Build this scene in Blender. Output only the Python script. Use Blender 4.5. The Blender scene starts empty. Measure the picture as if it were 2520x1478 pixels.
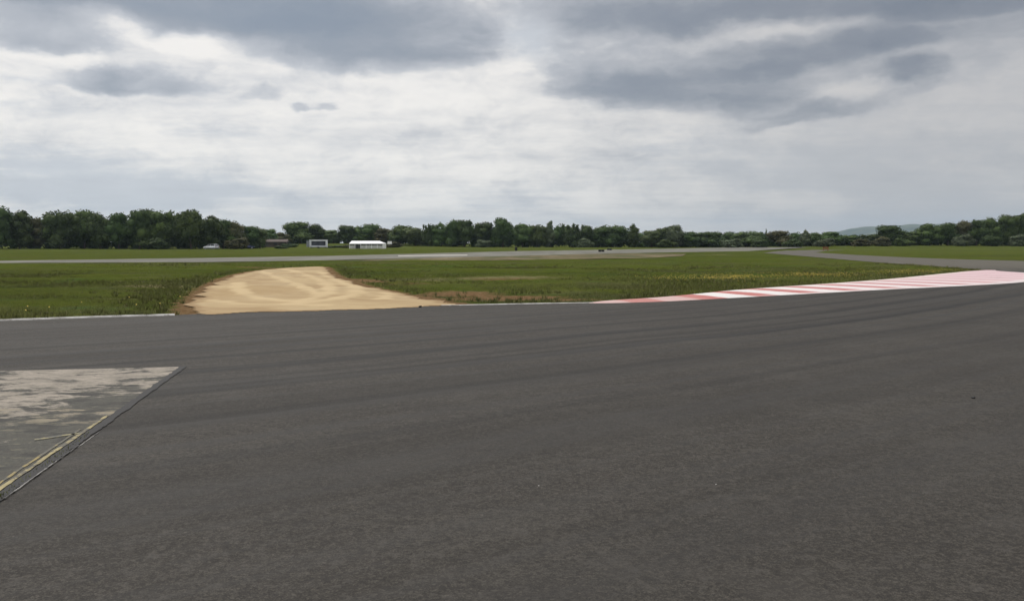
import bpy, bmesh, math, random
import numpy as np
from mathutils import Vector, Matrix
R = math.radians
C = bpy.context.scene.collection
SC = bpy.context.scene
random.seed(7); RNG = np.random.default_rng(7)

# ------------------------------------------------------------------ camera
FPX, EYE, HOR = 887.0, 1.7, 243.0          # focal length in px of a 1024 wide frame, eye height, horizon row
PITCH = math.atan((300 - HOR) / FPX)
cam = bpy.data.cameras.new('camera'); cam.sensor_width = 36; cam.lens = 36 * FPX / 1024
cam.clip_start = 0.1; cam.clip_end = 20000
camo = bpy.data.objects.new('camera', cam); C.objects.link(camo)
camo.location = (0, 0, EYE); camo.rotation_euler = (R(90) - PITCH, 0, 0)
SC.camera = camo

def ray(dx, dy):                            # dx, dy: survey marks read off the photograph (2520 x 1478 grid)
    x = (dx * 1024 / 2520 - 512) / FPX; y = -(dy * 600 / 1478 - 300) / FPX
    return (x, math.cos(PITCH) + y * math.sin(PITCH), -math.sin(PITCH) + y * math.cos(PITCH))
def g(dx, dy, z=0.0):                       # ground point
    d = ray(dx, dy); t = (z - EYE) / d[2]
    return (d[0] * t, d[1] * t)
def at(dx, dy, Y):                          # point at distance Y
    d = ray(dx, dy); t = Y / d[1]
    return (d[0] * t, Y, EYE + d[2] * t)

# ------------------------------------------------------------------ node helper
class N:
    def __init__(s, nt): s.nt = nt; s.n = nt.nodes; s.l = nt.links
    def put(s, sock, v):
        if v is None: return
        if isinstance(v, bpy.types.NodeSocket): s.l.new(v, sock)
        else:
            if isinstance(v, (tuple, list)) and len(v) == 3 and sock.type == 'RGBA': v = (*v, 1)
            sock.default_value = v
    def math(s, op, a, b=None, c=None, clamp=False):
        n = s.n.new('ShaderNodeMath'); n.operation = op; n.use_clamp = clamp
        for i, v in enumerate((a, b, c)): s.put(n.inputs[i], v)
        return n.outputs[0]
    def vec(s, op, a, b=None, out=0):
        n = s.n.new('ShaderNodeVectorMath'); n.operation = op
        s.put(n.inputs[0], a); s.put(n.inputs[1], b)
        return n.outputs['Value'] if op in ('LENGTH', 'DOT_PRODUCT', 'DISTANCE') else n.outputs[0]
    def noise(s, v, scale, detail=4, rough=0.5, dist=0.0, color=False):
        n = s.n.new('ShaderNodeTexNoise'); s.put(n.inputs['Vector'], v)
        n.inputs['Scale'].default_value = scale; n.inputs['Detail'].default_value = detail
        n.inputs['Roughness'].default_value = rough; n.inputs['Distortion'].default_value = dist
        return n.outputs['Color' if color else 'Fac']
    def voro(s, v, scale, feature='F1', out='Distance'):
        n = s.n.new('ShaderNodeTexVoronoi'); n.feature = feature; s.put(n.inputs['Vector'], v); n.inputs['Scale'].default_value = scale
        return n.outputs[out]
    def mr(s, v, a, b, c=0.0, d=1.0, smooth=True):
        n = s.n.new('ShaderNodeMapRange'); n.interpolation_type = 'SMOOTHSTEP' if smooth else 'LINEAR'
        s.put(n.inputs['Value'], v)
        for i, q in zip((1, 2, 3, 4), (a, b, c, d)): s.put(n.inputs[i], q)
        return n.outputs[0]
    def mix(s, f, a, b, mode='MIX'):
        n = s.n.new('ShaderNodeMix'); n.data_type = 'RGBA'; n.blend_type = mode
        s.put(n.inputs[0], f); s.put(n.inputs[6], a); s.put(n.inputs[7], b)
        return n.outputs[2]
    def mapping(s, v, loc=(0, 0, 0), rot=(0, 0, 0), sc=(1, 1, 1), kind='POINT'):
        n = s.n.new('ShaderNodeMapping'); n.vector_type = kind; s.put(n.inputs['Vector'], v)
        n.inputs['Location'].default_value = loc; n.inputs['Rotation'].default_value = rot; n.inputs['Scale'].default_value = sc
        return n.outputs[0]
    def pos(s): return s.n.new('ShaderNodeNewGeometry').outputs['Position']
    def xyz(s, v):
        n = s.n.new('ShaderNodeSeparateXYZ'); s.put(n.inputs[0], v); return n.outputs
    def comb(s, x, y, z=0.0):
        n = s.n.new('ShaderNodeCombineXYZ')
        for i, v in enumerate((x, y, z)): s.put(n.inputs[i], v)
        return n.outputs[0]
    def attr(s, name):
        n = s.n.new('ShaderNodeAttribute'); n.attribute_name = name; return n.outputs['Fac']
    def bump(s, h, strength, dist):
        n = s.n.new('ShaderNodeBump'); n.inputs['Strength'].default_value = strength; n.inputs['Distance'].default_value = dist
        s.put(n.inputs['Height'], h); return n.outputs[0]

def mat(name, fn=None, color=(.5, .5, .5), rough=0.8, spec=0.3, metal=0.0):
    m = bpy.data.materials.new(name); m.use_nodes = True
    nt = m.node_tree; b = nt.nodes['Principled BSDF']
    b.inputs['Base Color'].default_value = (*color, 1); b.inputs['Roughness'].default_value = rough
    b.inputs['Specular IOR Level'].default_value = spec; b.inputs['Metallic'].default_value = metal
    if fn: fn(N(nt), b)
    return m
def simple(name, color, rough=0.6, spec=0.4, metal=0.0, var=0.12, scale=6.0):
    def fn(k, b):
        t = k.n.new('ShaderNodeTexCoord').outputs['Object']
        n = k.noise(t, scale, 4)
        k.put(b.inputs['Base Color'], k.mix(k.mr(n, .3, .7), tuple(c * (1 - var) for c in color), tuple(min(1, c * (1 + var)) for c in color)))
        k.put(b.inputs['Roughness'], k.mr(n, .3, .7, rough * .9, min(1, rough * 1.1)))
    return mat(name, fn, color, rough, spec, metal)

# ------------------------------------------------------------------ sky and sun
SUN_EL, SUN_AZ = R(48), R(-40)              # azimuth measured from +Y towards +X
w = bpy.data.worlds.new('World'); SC.world = w; w.use_nodes = True
k = N(w.node_tree); k.n.clear()
wout = k.n.new('ShaderNodeOutputWorld'); bg = k.n.new('ShaderNodeBackground'); bg.inputs['Strength'].default_value = 0.1
k.l.new(bg.outputs[0], wout.inputs[0])
sky = k.n.new('ShaderNodeTexSky'); sky.sky_type = 'NISHITA'; sky.sun_disc = False
sky.sun_elevation = SUN_EL; sky.sun_rotation = SUN_AZ
D = k.n.new('ShaderNodeTexCoord').outputs['Generated']
dx_, dy_, dz_ = k.xyz(D)
az = k.math('ARCTAN2', dx_, dy_); el = k.math('ARCSINE', dz_)
zz = k.math('ADD', k.math('MAXIMUM', dz_, 0.0), 0.07)
plane = k.comb(k.math('DIVIDE', dx_, zz), k.math('DIVIDE', dy_, zz), 0.0)          # the flat cloud deck seen in perspective
AE = k.comb(az, el, 0.0)
wa = k.vec('SUBTRACT', k.noise(k.mapping(AE, sc=(7, 13, 1)), 1.0, 5, .55, color=True), (.5, .5, .5))
wb = k.vec('SUBTRACT', k.noise(k.mapping(AE, sc=(22, 38, 1)), 1.0, 6, .6, color=True), (.5, .5, .5))
WAE = k.vec('ADD', AE, k.vec('ADD', k.vec('MULTIPLY', wa, (.11, .045, 0)), k.vec('MULTIPLY', wb, (.034, .02, 0))))
def blobs(lst, flatbase=False):
    acc = None
    for cx, cy, rx, ry, wt, *tl in lst:
        d = ray(cx, cy); L = math.sqrt(sum(q * q for q in d))
        a0, e0 = math.atan2(d[0], d[1]), math.asin(d[2] / L)
        m = k.mapping(WAE, (a0, e0, 0), (0, 0, R(tl[0]) if tl else 0), (rx * .4063 / FPX * 1.25, ry * .4063 / FPX * 1.25, 1), 'TEXTURE')
        if flatbase:                        # cloud bases are crisp and level, tops fray away
            mx, my, _ = k.xyz(m); m = k.comb(mx, k.math('MAXIMUM', k.math('MULTIPLY', my, .8), k.math('MULTIPLY', my, -1.35)))
        s = k.mr(k.vec('LENGTH', m), 1.0, 0.2, 0.0, wt)
        acc = s if acc is None else k.math('ADD', acc, s)
    return acc
DARK = [(560, 20, 640, 70, .75), (60, 15, 420, 50, .45), (800, 70, 400, 85, .6, -8), (780, 125, 230, 60, .45), (110, 92, 165, 36, .75),
        (1130, 120, 190, 60, .4), (355, 200, 180, 38, .75), (310, 165, 70, 30, .3), (235, 190, 70, 32, .3), (1480, 215, 200, 48, .5),
        (1720, 225, 380, 52, .75), (1900, 262, 160, 28, .45), (2000, 140, 300, 42, .75, 4), (2180, 105, 110, 40, .3), (1750, 25, 720, 48, .6),
        (2400, 0, 420, 42, .65), (1600, 130, 340, 130, .28), (2240, 190, 105, 34, .95), (1985, 290, 130, 26, .7, 8), (2200, 245, 150, 18, .3, 10),
        (2470, 60, 260, 110, .2), (632, 232, 45, 18, .35), (735, 257, 34, 11, .42), (800, 262, 36, 12, .45), (2300, 120, 260, 120, .22),
        (450, 0, 1000, 110, .30), (1950, 80, 900, 170, .26), (850, 150, 420, 45, .3), (2000, 30, 620, 50, .3), (1290, 105, 120, 130, -.55), (420, 100, 260, 26, -.35, -10), (1800, 95, 300, 25, -.22, 5), (2130, 215, 110, 26, -.3, 10)]
VEIL = [(1480, 90, 330, 150, .5), (2100, 300, 560, 200, .34), (2350, 480, 560, 170, .42), (1900, 492, 260, 24, -.45), (2420, 405, 240, 22, -.4), (2330, 240, 200, 26, -.4), (1600, 290, 300, 18, -.35), (150, 440, 420, 62, .75), (450, 480, 480, 44, .6),
        (110, 372, 200, 40, .4), (850, 400, 190, 28, .25), (1230, 480, 300, 50, .5), (1700, 400, 480, 80, .35), (650, 290, 330, 40, .14),
        (1950, 540, 700, 26, .3), (75, 192, 110, 12, .45), (1250, 60, 200, 60, .4), (20, 260, 90, 30, .3), (70, 305, 140, 30, -.5), (1130, 330, 420, 150, -.5), (620, 250, 420, 60, -.3), (1800, 485, 420, 40, -.3), (2480, 530, 330, 50, .5), (2100, 460, 420, 60, .3), (300, 250, 300, 40, .15), (560, 330, 260, 22, .2), (1180, 320, 260, 26, .2)]
f1 = k.noise(k.mapping(plane, sc=(.55, 1.0, 1)), 1.3, 8, .58)
f2 = k.noise(k.mapping(AE, sc=(9, 34, 1)), 1.0, 7, .6)
f4 = k.noise(k.mapping(WAE, sc=(14, 30, 1)), 1.0, 8, .62)
f3 = k.noise(k.mapping(plane, loc=(7, 3, 0), sc=(.5, 1.1, 1)), 3.0, 6, .6)
back = k.mr(k.math('ABSOLUTE', az), .62, .9, 0.0, .45)                              # all round the horizon the deck stays broken cloud
kd = k.math('ADD', blobs(DARK, True), k.math('MULTIPLY', k.math('SUBTRACT', f1, .5), .9))
kd = k.math('ADD', kd, k.math('MULTIPLY', k.math('SUBTRACT', f2, .5), .45))
kd = k.math('ADD', kd, k.math('MULTIPLY', k.math('SUBTRACT', f4, .5), 1.15))
kd = k.math('ADD', kd, k.math('MULTIPLY', back, k.mr(f3, .4, .65)))
vl = k.math('ADD', blobs(VEIL), k.math('MULTIPLY', k.math('SUBTRACT', f3, .47), .95))
vl = k.math('ADD', vl, k.math('MULTIPLY', k.math('SUBTRACT', f2, .47), 1.1))
vl = k.math('ADD', vl, k.math('MULTIPLY', k.math('SUBTRACT', f4, .49), 1.1))
cream = k.mix(k.mr(az, -.1, .45), (.96, .925, .88), (.60, .58, .57))
veilc = k.mix(k.mr(az, -.1, .45), (.60, .63, .675), (.495, .495, .51))
darkc = k.mix(k.mr(az, -.3, .4), (.32, .35, .402), (.252, .27, .31))
lowc = k.mix(k.mr(az, -.2, .5), (.84, .815, .775), (.60, .57, .545))
cl = k.mix(k.mr(el, .0, .05, .75, 0.0), cream, lowc)
cl = k.mix(k.mr(vl, .05, 1.0, 0.0, .95), cl, veilc)
midc = k.mix(k.mr(az, -.3, .4), (.52, .54, .585), (.445, .45, .472))
cl = k.mix(k.mr(kd, -.30, .50, 0, .85), cl, midc)
cl = k.mix(k.mr(kd, .10, 1.2, 0, .95), cl, darkc)
cl = k.mix(k.mr(kd, .85, 1.9, 0, .8), cl, k.mix(k.mr(az, -.3, .4), (.235, .28, .35), (.18, .205, .25)))
up = k.mr(el, .3, 1.0, 1.0, 2.1)                                                     # unseen sky overhead brightened, added to lift the ground light
cl = k.vec('SCALE', cl, None); k.put(cl.node.inputs['Scale'], k.math('MULTIPLY', up, 10.0))
k.put(bg.inputs['Color'], k.mix(.94, sky.outputs[0], cl))

sun = bpy.data.lights.new('sun', 'SUN'); sun.energy = 1.5; sun.angle = R(22); sun.color = (1, .96, .9)
suno = bpy.data.objects.new('sun', sun); C.objects.link(suno)
sd = Vector((math.sin(SUN_AZ) * math.cos(SUN_EL), math.cos(SUN_AZ) * math.cos(SUN_EL), math.sin(SUN_EL)))
suno.rotation_euler = (-sd).to_track_quat('-Z', 'Y').to_euler()
suno.location = (0, 0, 60)
SC.view_settings.view_transform = 'Standard'; SC.view_settings.look = 'None'
SC.view_settings.exposure = 0.0; SC.view_settings.gamma = 1.0; SC.view_settings.use_curve_mapping = False
SC.cycles.volume_bounces = 0; SC.cycles.max_bounces = 6

# ------------------------------------------------------------------ object helpers
def link(name, me, m=None, parent=None):
    o = bpy.data.objects.new(name, me); C.objects.link(o)
    if m is not None:
        for q in (m if isinstance(m, (list, tuple)) else [m]): me.materials.append(q)
    if parent is not None: o.parent = parent
    return o
def tag(o, label=None, cat=None, group=None, kind=None):
    if label: o['label'] = label
    if cat: o['category'] = cat
    if group: o['group'] = group
    if kind: o['kind'] = kind
    return o
def empty(name, loc, rz=0.0, label=None, cat=None, group=None):
    o = bpy.data.objects.new(name, None); C.objects.link(o); o.location = loc; o.rotation_euler = (0, 0, rz)
    return tag(o, label, cat, group)
def mesh_np(name, V, F, smooth=False):
    me = bpy.data.meshes.new(name); V = np.asarray(V, np.float32); F = np.asarray(F, np.int32)
    n = F.shape[1]
    me.vertices.add(len(V)); me.vertices.foreach_set('co', V.ravel())
    me.loops.add(F.size); me.loops.foreach_set('vertex_index', F.ravel())
    me.polygons.add(len(F)); me.polygons.foreach_set('loop_start', np.arange(0, F.size, n, dtype=np.int32))
    me.polygons.foreach_set('loop_total', np.full(len(F), n, np.int32))
    if smooth: me.polygons.foreach_set('use_smooth', np.ones(len(F), bool))
    me.update(calc_edges=True); return me
def from_bm(name, bm, m, parent=None, smooth=False):
    bmesh.ops.recalc_face_normals(bm, faces=bm.faces)
    me = bpy.data.meshes.new(name); bm.to_mesh(me); bm.free()
    if smooth:
        for p in me.polygons: p.use_smooth = True
    return link(name, me, m, parent)
def add_box(bm, c, s, rz=0.0, bevel=0.0):
    r = bmesh.ops.create_cube(bm, size=1.0, matrix=Matrix.Translation(c) @ Matrix.Rotation(rz, 4, 'Z') @ Matrix.Diagonal((*s, 1)))
    if bevel:
        es = list({e for v in r['verts'] for e in v.link_edges})
        bmesh.ops.bevel(bm, geom=es, offset=bevel, segments=2, affect='EDGES')
def add_cyl(bm, c, r, h, axis='Z', seg=16, r2=None):
    rot = {'Z': Matrix(), 'Y': Matrix.Rotation(R(90), 4, 'X'), 'X': Matrix.Rotation(R(90), 4, 'Y')}[axis]
    bmesh.ops.create_cone(bm, cap_ends=True, segments=seg, radius1=r, radius2=r if r2 is None else r2, depth=h, matrix=Matrix.Translation(c) @ rot)
def add_torus(bm, c, R0, r0, axis='Z', seg=18, sec=8):
    vs = []
    for i in range(seg):
        a = 2 * math.pi * i / seg
        for j in range(sec):
            b = 2 * math.pi * j / sec
            p = Vector(((R0 + r0 * math.cos(b)) * math.cos(a), (R0 + r0 * math.cos(b)) * math.sin(a), r0 * math.sin(b)))
            if axis == 'Y': p = Vector((p.x, p.z, p.y))
            vs.append(bm.verts.new(Vector(c) + p))
    for i in range(seg):
        for j in range(sec):
            bm.faces.new((vs[i * sec + j], vs[(i + 1) % seg * sec + j], vs[(i + 1) % seg * sec + (j + 1) % sec], vs[i * sec + (j + 1) % sec]))
def add_tube(bm, pts, rad, seg=7):
    rings = []
    for i, p in enumerate(pts):
        p = Vector(p); d = (Vector(pts[min(i + 1, len(pts) - 1)]) - Vector(pts[max(i - 1, 0)])).normalized()
        a = d.cross(Vector((.3, .9, .1))).normalized(); b = d.cross(a)
        rings.append([bm.verts.new(p + (a * math.cos(t) + b * math.sin(t)) * rad[i]) for t in [2 * math.pi * j / seg for j in range(seg)]])
    for r0, r1 in zip(rings, rings[1:]):
        for j in range(seg): bm.faces.new((r0[j], r0[(j + 1) % seg], r1[(j + 1) % seg], r1[j]))
    bm.faces.new(rings[0][::-1]); bm.faces.new(rings[-1])
def chaikin(P, n=2, closed=False):
    P = [np.array(p, float) for p in P]
    for _ in range(n):
        Q = [] if closed else [P[0]]
        for a, b in zip(P, P[1:] + (P[:1] if closed else [])): Q += [a * .75 + b * .25, a * .25 + b * .75]
        if not closed: Q.append(P[-1])
        P = Q
    return P
def sheet(name, poly, z, m, zf=None):
    bm = bmesh.new()
    vs = [bm.verts.new((p[0], p[1], z if zf is None else z + zf(p[0], p[1]))) for p in poly]
    f = bm.faces.new(vs); bmesh.ops.triangulate(bm, faces=[f])
    for f in bm.faces:
        if f.normal.z < 0: f.normal_flip()
    me = bpy.data.meshes.new(name); bm.to_mesh(me); bm.free()
    return tag(link(name, me, m), kind='structure')
def inpoly(X, Y, poly):
    r = np.zeros(X.shape, bool); n = len(poly)
    for i in range(n):
        x0, y0 = poly[i][:2]; x1, y1 = poly[(i + 1) % n][:2]
        if y0 == y1: continue
        c = ((y0 > Y) != (y1 > Y)) & (X < (x1 - x0) * (Y - y0) / (y1 - y0) + x0); r ^= c
    return r
def dpoly(X, Y, poly, closed=True):
    d = np.full(X.shape, 1e9); n = len(poly)
    for i in range(n if closed else n - 1):
        x0, y0 = poly[i][:2]; x1, y1 = poly[(i + 1) % n][:2]
        L = (x1 - x0) ** 2 + (y1 - y0) ** 2 + 1e-9
        t = np.clip(((X - x0) * (x1 - x0) + (Y - y0) * (y1 - y0)) / L, 0, 1)
        d = np.minimum(d, np.hypot(X - x0 - t * (x1 - x0), Y - y0 - t * (y1 - y0)))
    return d
def vnoise(X, Y, s, seed=0):                # smooth value noise
    r = np.random.default_rng(seed).random((256, 256)); x = X / s; y = Y / s
    xi = np.floor(x).astype(int); yi = np.floor(y).astype(int); fx = x - xi; fy = y - yi
    fx = fx * fx * (3 - 2 * fx); fy = fy * fy * (3 - 2 * fy)
    q = lambda i, j: r[(xi + i) % 256, (yi + j) % 256]
    return (q(0, 0) * (1 - fx) + q(1, 0) * fx) * (1 - fy) + (q(0, 1) * (1 - fx) + q(1, 1) * fx) * fy
def sst(v, a, b):
    t = np.clip((np.asarray(v, float) - a) / (b - a), 0, 1); return t * t * (3 - 2 * t)
def zt(x, y):                               # lie of the land
    x = np.asarray(x, float); y = np.asarray(y, float)
    return sst(y, 215, 330) * (0.25 + 0.75 * sst(x, 55, 130)) + sst(y, 292, 345) * 1.5 * np.exp(-((x + 66) / 42) ** 2)
def ztf(x, y): return float(zt(x, y))

# ------------------------------------------------------------------ outlines on the ground
EDGE = [(-75, -18), (-45, 2.0), (-26, 12.2), (-18, 16.2)] + [g(*p) for p in ((0, 790), (215, 782), (430, 776), (600, 768), (850, 760), (1100, 752), (1300, 748), (1450, 745))]
KIN = [g(*p) for p in ((1450, 745), (1500, 740), (1600, 735), (1700, 727), (1800, 716), (1900, 709), (2000, 702), (2100, 695), (2200, 687), (2300, 676.5), (2350, 671.5), (2390, 667.6), (2425, 666.4), (2450, 667))]
KOUT = [g(*p) for p in ((1450, 747), (1500, 747), (1620, 743.5), (1700, 739.5), (1800, 734), (1900, 728.5), (2000, 723), (2100, 717.5), (2200, 712), (2300, 707.5), (2400, 702.5), (2520, 695.5))] + [(26.6, 43.6), (28.8, 47.9), (29.7, 51.4), g(2490, 669.2), g(2450, 666.6)]
RLOW = [g(*p) for p in ((2385, 661.5), (2300, 655), (2150, 645), (2000, 632), (1880, 622))] + [(60, 200), (95, 268)]
RUP = [(108, 262), (72, 203), (56.5, 166), (50.5, 131), (48, 111.5), (47.4, 97), (49.5, 85.8), (55, 70), (66, 55), (90, 40), (140, 30)]
TRACK = EDGE + KIN[1:] + RLOW + RUP + [(140, -60), (-75, -60)]
SAND = [g(*p) for p in ((1165, 752.5), (1100, 754.5), (850, 764), (600, 772.5), (470, 775), (458, 757), (480, 737), (500, 712), (550, 684), (620, 667), (700, 659), (750, 657), (804, 655), (812, 671), (850, 690), (895, 704), (950, 716), (1020, 731), (1090, 743))]
SAND = [tuple(p) for p in chaikin(SAND, 2, True)]
RW_UP = [(-95, 62)] + [g(*p) for p in ((0, 642), (500, 635), (800, 630), (1000, 625), (1270, 618))] + [(30, 240), (75, 300)]
RW_LO = [(-90, 53)] + [g(*p) for p in ((0, 647.5), (500, 645.5), (800, 641), (1000, 636), (1200, 631.5), (1463, 624.5))] + [(52, 195), (95, 285)]
TAN_LO = [g(*p) for p in ((850, 643), (1000, 641.5), (1230, 640.5), (1463, 637), (1600, 635), (1680, 630))]
TAN_UP = [g(*p) for p in ((1690, 625), (1580, 624.3), (1463, 624.6), (1200, 631.6), (1000, 636.1), (900, 640))]
RUNWAY = RW_UP + RW_LO[::-1]
PAD = [g(*p) for p in ((-150, 920), (0, 915), (445, 905), (278, 1024))] + [(-3.47, 5.94), (-3.1, 3.6), (-9, 3.6)]

# ------------------------------------------------------------------ ground sheet
def dense(a, b, step, far, n):
    inner = np.arange(a, b + step, step); t = np.linspace(0, 1, n + 1)[1:]
    out = step * n * t + (far - step * n) * t ** 4
    return np.concatenate([(a - out)[::-1], inner, inner[-1] + out])
gx = dense(-60, 70, .45, 9000, 70); gy = np.concatenate([dense(14, 100, .4, 9000, 100)])
GX, GY = np.meshgrid(gx, gy)
hill = 26 * np.exp(-((GX + 900) / 900) ** 2) * sst(GY, 1200, 2500) * 0
Z = zt(GX, GY)
uneven = (vnoise(GX, GY, 3.1, 3) - .5) * .10 + (vnoise(GX, GY, 9, 4) - .5) * .16
dtr = np.where(inpoly(GX, GY, TRACK), 0, dpoly(GX, GY, TRACK)); dsn = np.where(inpoly(GX, GY, SAND), 0, dpoly(GX, GY, SAND))
drw = np.where(inpoly(GX, GY, RUNWAY), 0, dpoly(GX, GY, RUNWAY)); dtn = np.where(inpoly(GX, GY, TAN_LO + TAN_UP), 0, dpoly(GX, GY, TAN_LO + TAN_UP))
flat = sst(np.minimum(np.minimum(dtr, dsn), np.minimum(drw, dtn)), .3, 3.0)
Z = Z + (uneven + .06) * flat - .01 * (1 - flat)
V = np.stack([GX, GY, Z], -1).reshape(-1, 3)
nx, ny = len(gx), len(gy); I = np.arange(nx * ny).reshape(ny, nx)
F = np.stack([I[:-1, :-1], I[:-1, 1:], I[1:, 1:], I[1:, :-1]], -1).reshape(-1, 4)
gme = mesh_np('ground', V, F, True)
def ell(X, Y, c, rx, ry, rot=0.0):
    ca, sa = math.cos(rot), math.sin(rot); x = X - c[0]; y = Y - c[1]
    return np.clip(1.3 - np.hypot((x * ca + y * sa) / rx, (-x * sa + y * ca) / ry), 0, 1)
def soilmask(X, Y, dsn):
    s = sst(dsn, 1.0, 0.0) * .9
    for px, py, rx, ry, wt in ((1250, 732, 2.6, 1.6, 1.0), (1130, 724, 2.2, 2.2, .8), (1400, 737, 1.8, 1.0, .7), (1010, 700, 2.4, 3.0, .55), (1230, 690, 3.0, 2.5, .6),
                               (470, 752, .7, 1.6, .8), (430, 745, 1.0, 1.0, .45), (1040, 735, 1.2, 1.4, .9), (900, 690, 1.2, 4.5, .8), (620, 660, 4, 2.5, .6), (880, 649, 9, 2.2, .5)):
        s = np.maximum(s, wt * ell(X, Y, g(px, py), rx, ry, R(28)))
    return s
def drymask(X, Y):
    s = np.zeros(X.shape)
    for px, py, rx, ry, wt in ((395, 706, 2.2, 2.0, .9), (330, 720, 2.4, 1.2, .5), (1240, 686, 4.5, 3.2, .7), (1060, 690, 3, 4, .6), (1350, 720, 2.5, 2, .5), (1770, 627, 3.5, 3.0, 1.0), (300, 738, 2, .6, .6)):
        s = np.maximum(s, wt * ell(X, Y, g(px, py), rx, ry, R(20)))
    return s
for nm, arr in (('soil', soilmask(GX, GY, dsn)), ('dry', drymask(GX, GY))):
    a = gme.attributes.new(nm, 'FLOAT', 'POINT'); a.data.foreach_set('value', arr.astype(np.float32).ravel())
def grass_col(k, p):
    big = k.noise(p, .045, 5, .6); mid = k.noise(p, .5, 5, .6); fine = k.noise(p, 5.0, 5, .65)
    c = k.mix(k.mr(big, .35, .65), (0.0721, 0.0912, 0.0162), (0.0971, 0.1135, 0.0212))
    c = k.mix(k.mr(k.noise(k.vec('ADD', p, (31, 7, 0)), .16, 5, .65), .48, .66, 0, .7), c, (0.0898, 0.0845, 0.0487))
    c = k.mix(k.mr(k.noise(k.vec('ADD', p, (3, 47, 0)), .28, 5, .65), .52, .68, 0, .6), c, (0.0816, 0.1436, 0.0443))
    c = k.mix(k.mr(mid, .45, .72, 0, .85), c, (0.1183, 0.1298, 0.0311))
    c = k.mix(k.mr(fine, .35, .7, 0, .55), c, (0.0535, 0.0791, 0.0137))
    mow = k.noise(k.mapping(p, rot=(0, 0, R(-35)), sc=(.012, .16, 1)), 1.0, 4, .6)
    c = k.mix(k.mr(mow, .5, .66, 0, .35), c, (.108, .110, .042)); c = k.mix(k.mr(mow, .48, .34, 0, .4), c, (.050, .058, .022))
    return c, fine, mid
def ground_fn(k, b):
    p = k.pos(); c, fine, mid = grass_col(k, p)
    edge = k.noise(p, 1.6, 6, .7)
    so = k.mr(k.math('ADD', k.attr('soil'), k.math('MULTIPLY', k.math('SUBTRACT', edge, .5), 1.3)), .42, .72)
    dr = k.mr(k.math('ADD', k.attr('dry'), k.math('MULTIPLY', k.math('SUBTRACT', edge, .5), 1.2)), .35, .85)
    c = k.mix(dr, c, (.21, .185, .095))
    c = k.mix(so, c, k.mix(k.mr(fine, .35, .65), (.15, .092, .045), (.235, .155, .085)))
    k.put(b.inputs['Base Color'], c)
    k.put(b.inputs['Normal'], k.bump(k.math('ADD', fine, k.noise(p, 22, 4)), .9, .12))
ground_m = mat('meadow', ground_fn, rough=1.0, spec=.0)
ground = tag(link('ground', gme, ground_m), kind='structure')

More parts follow.
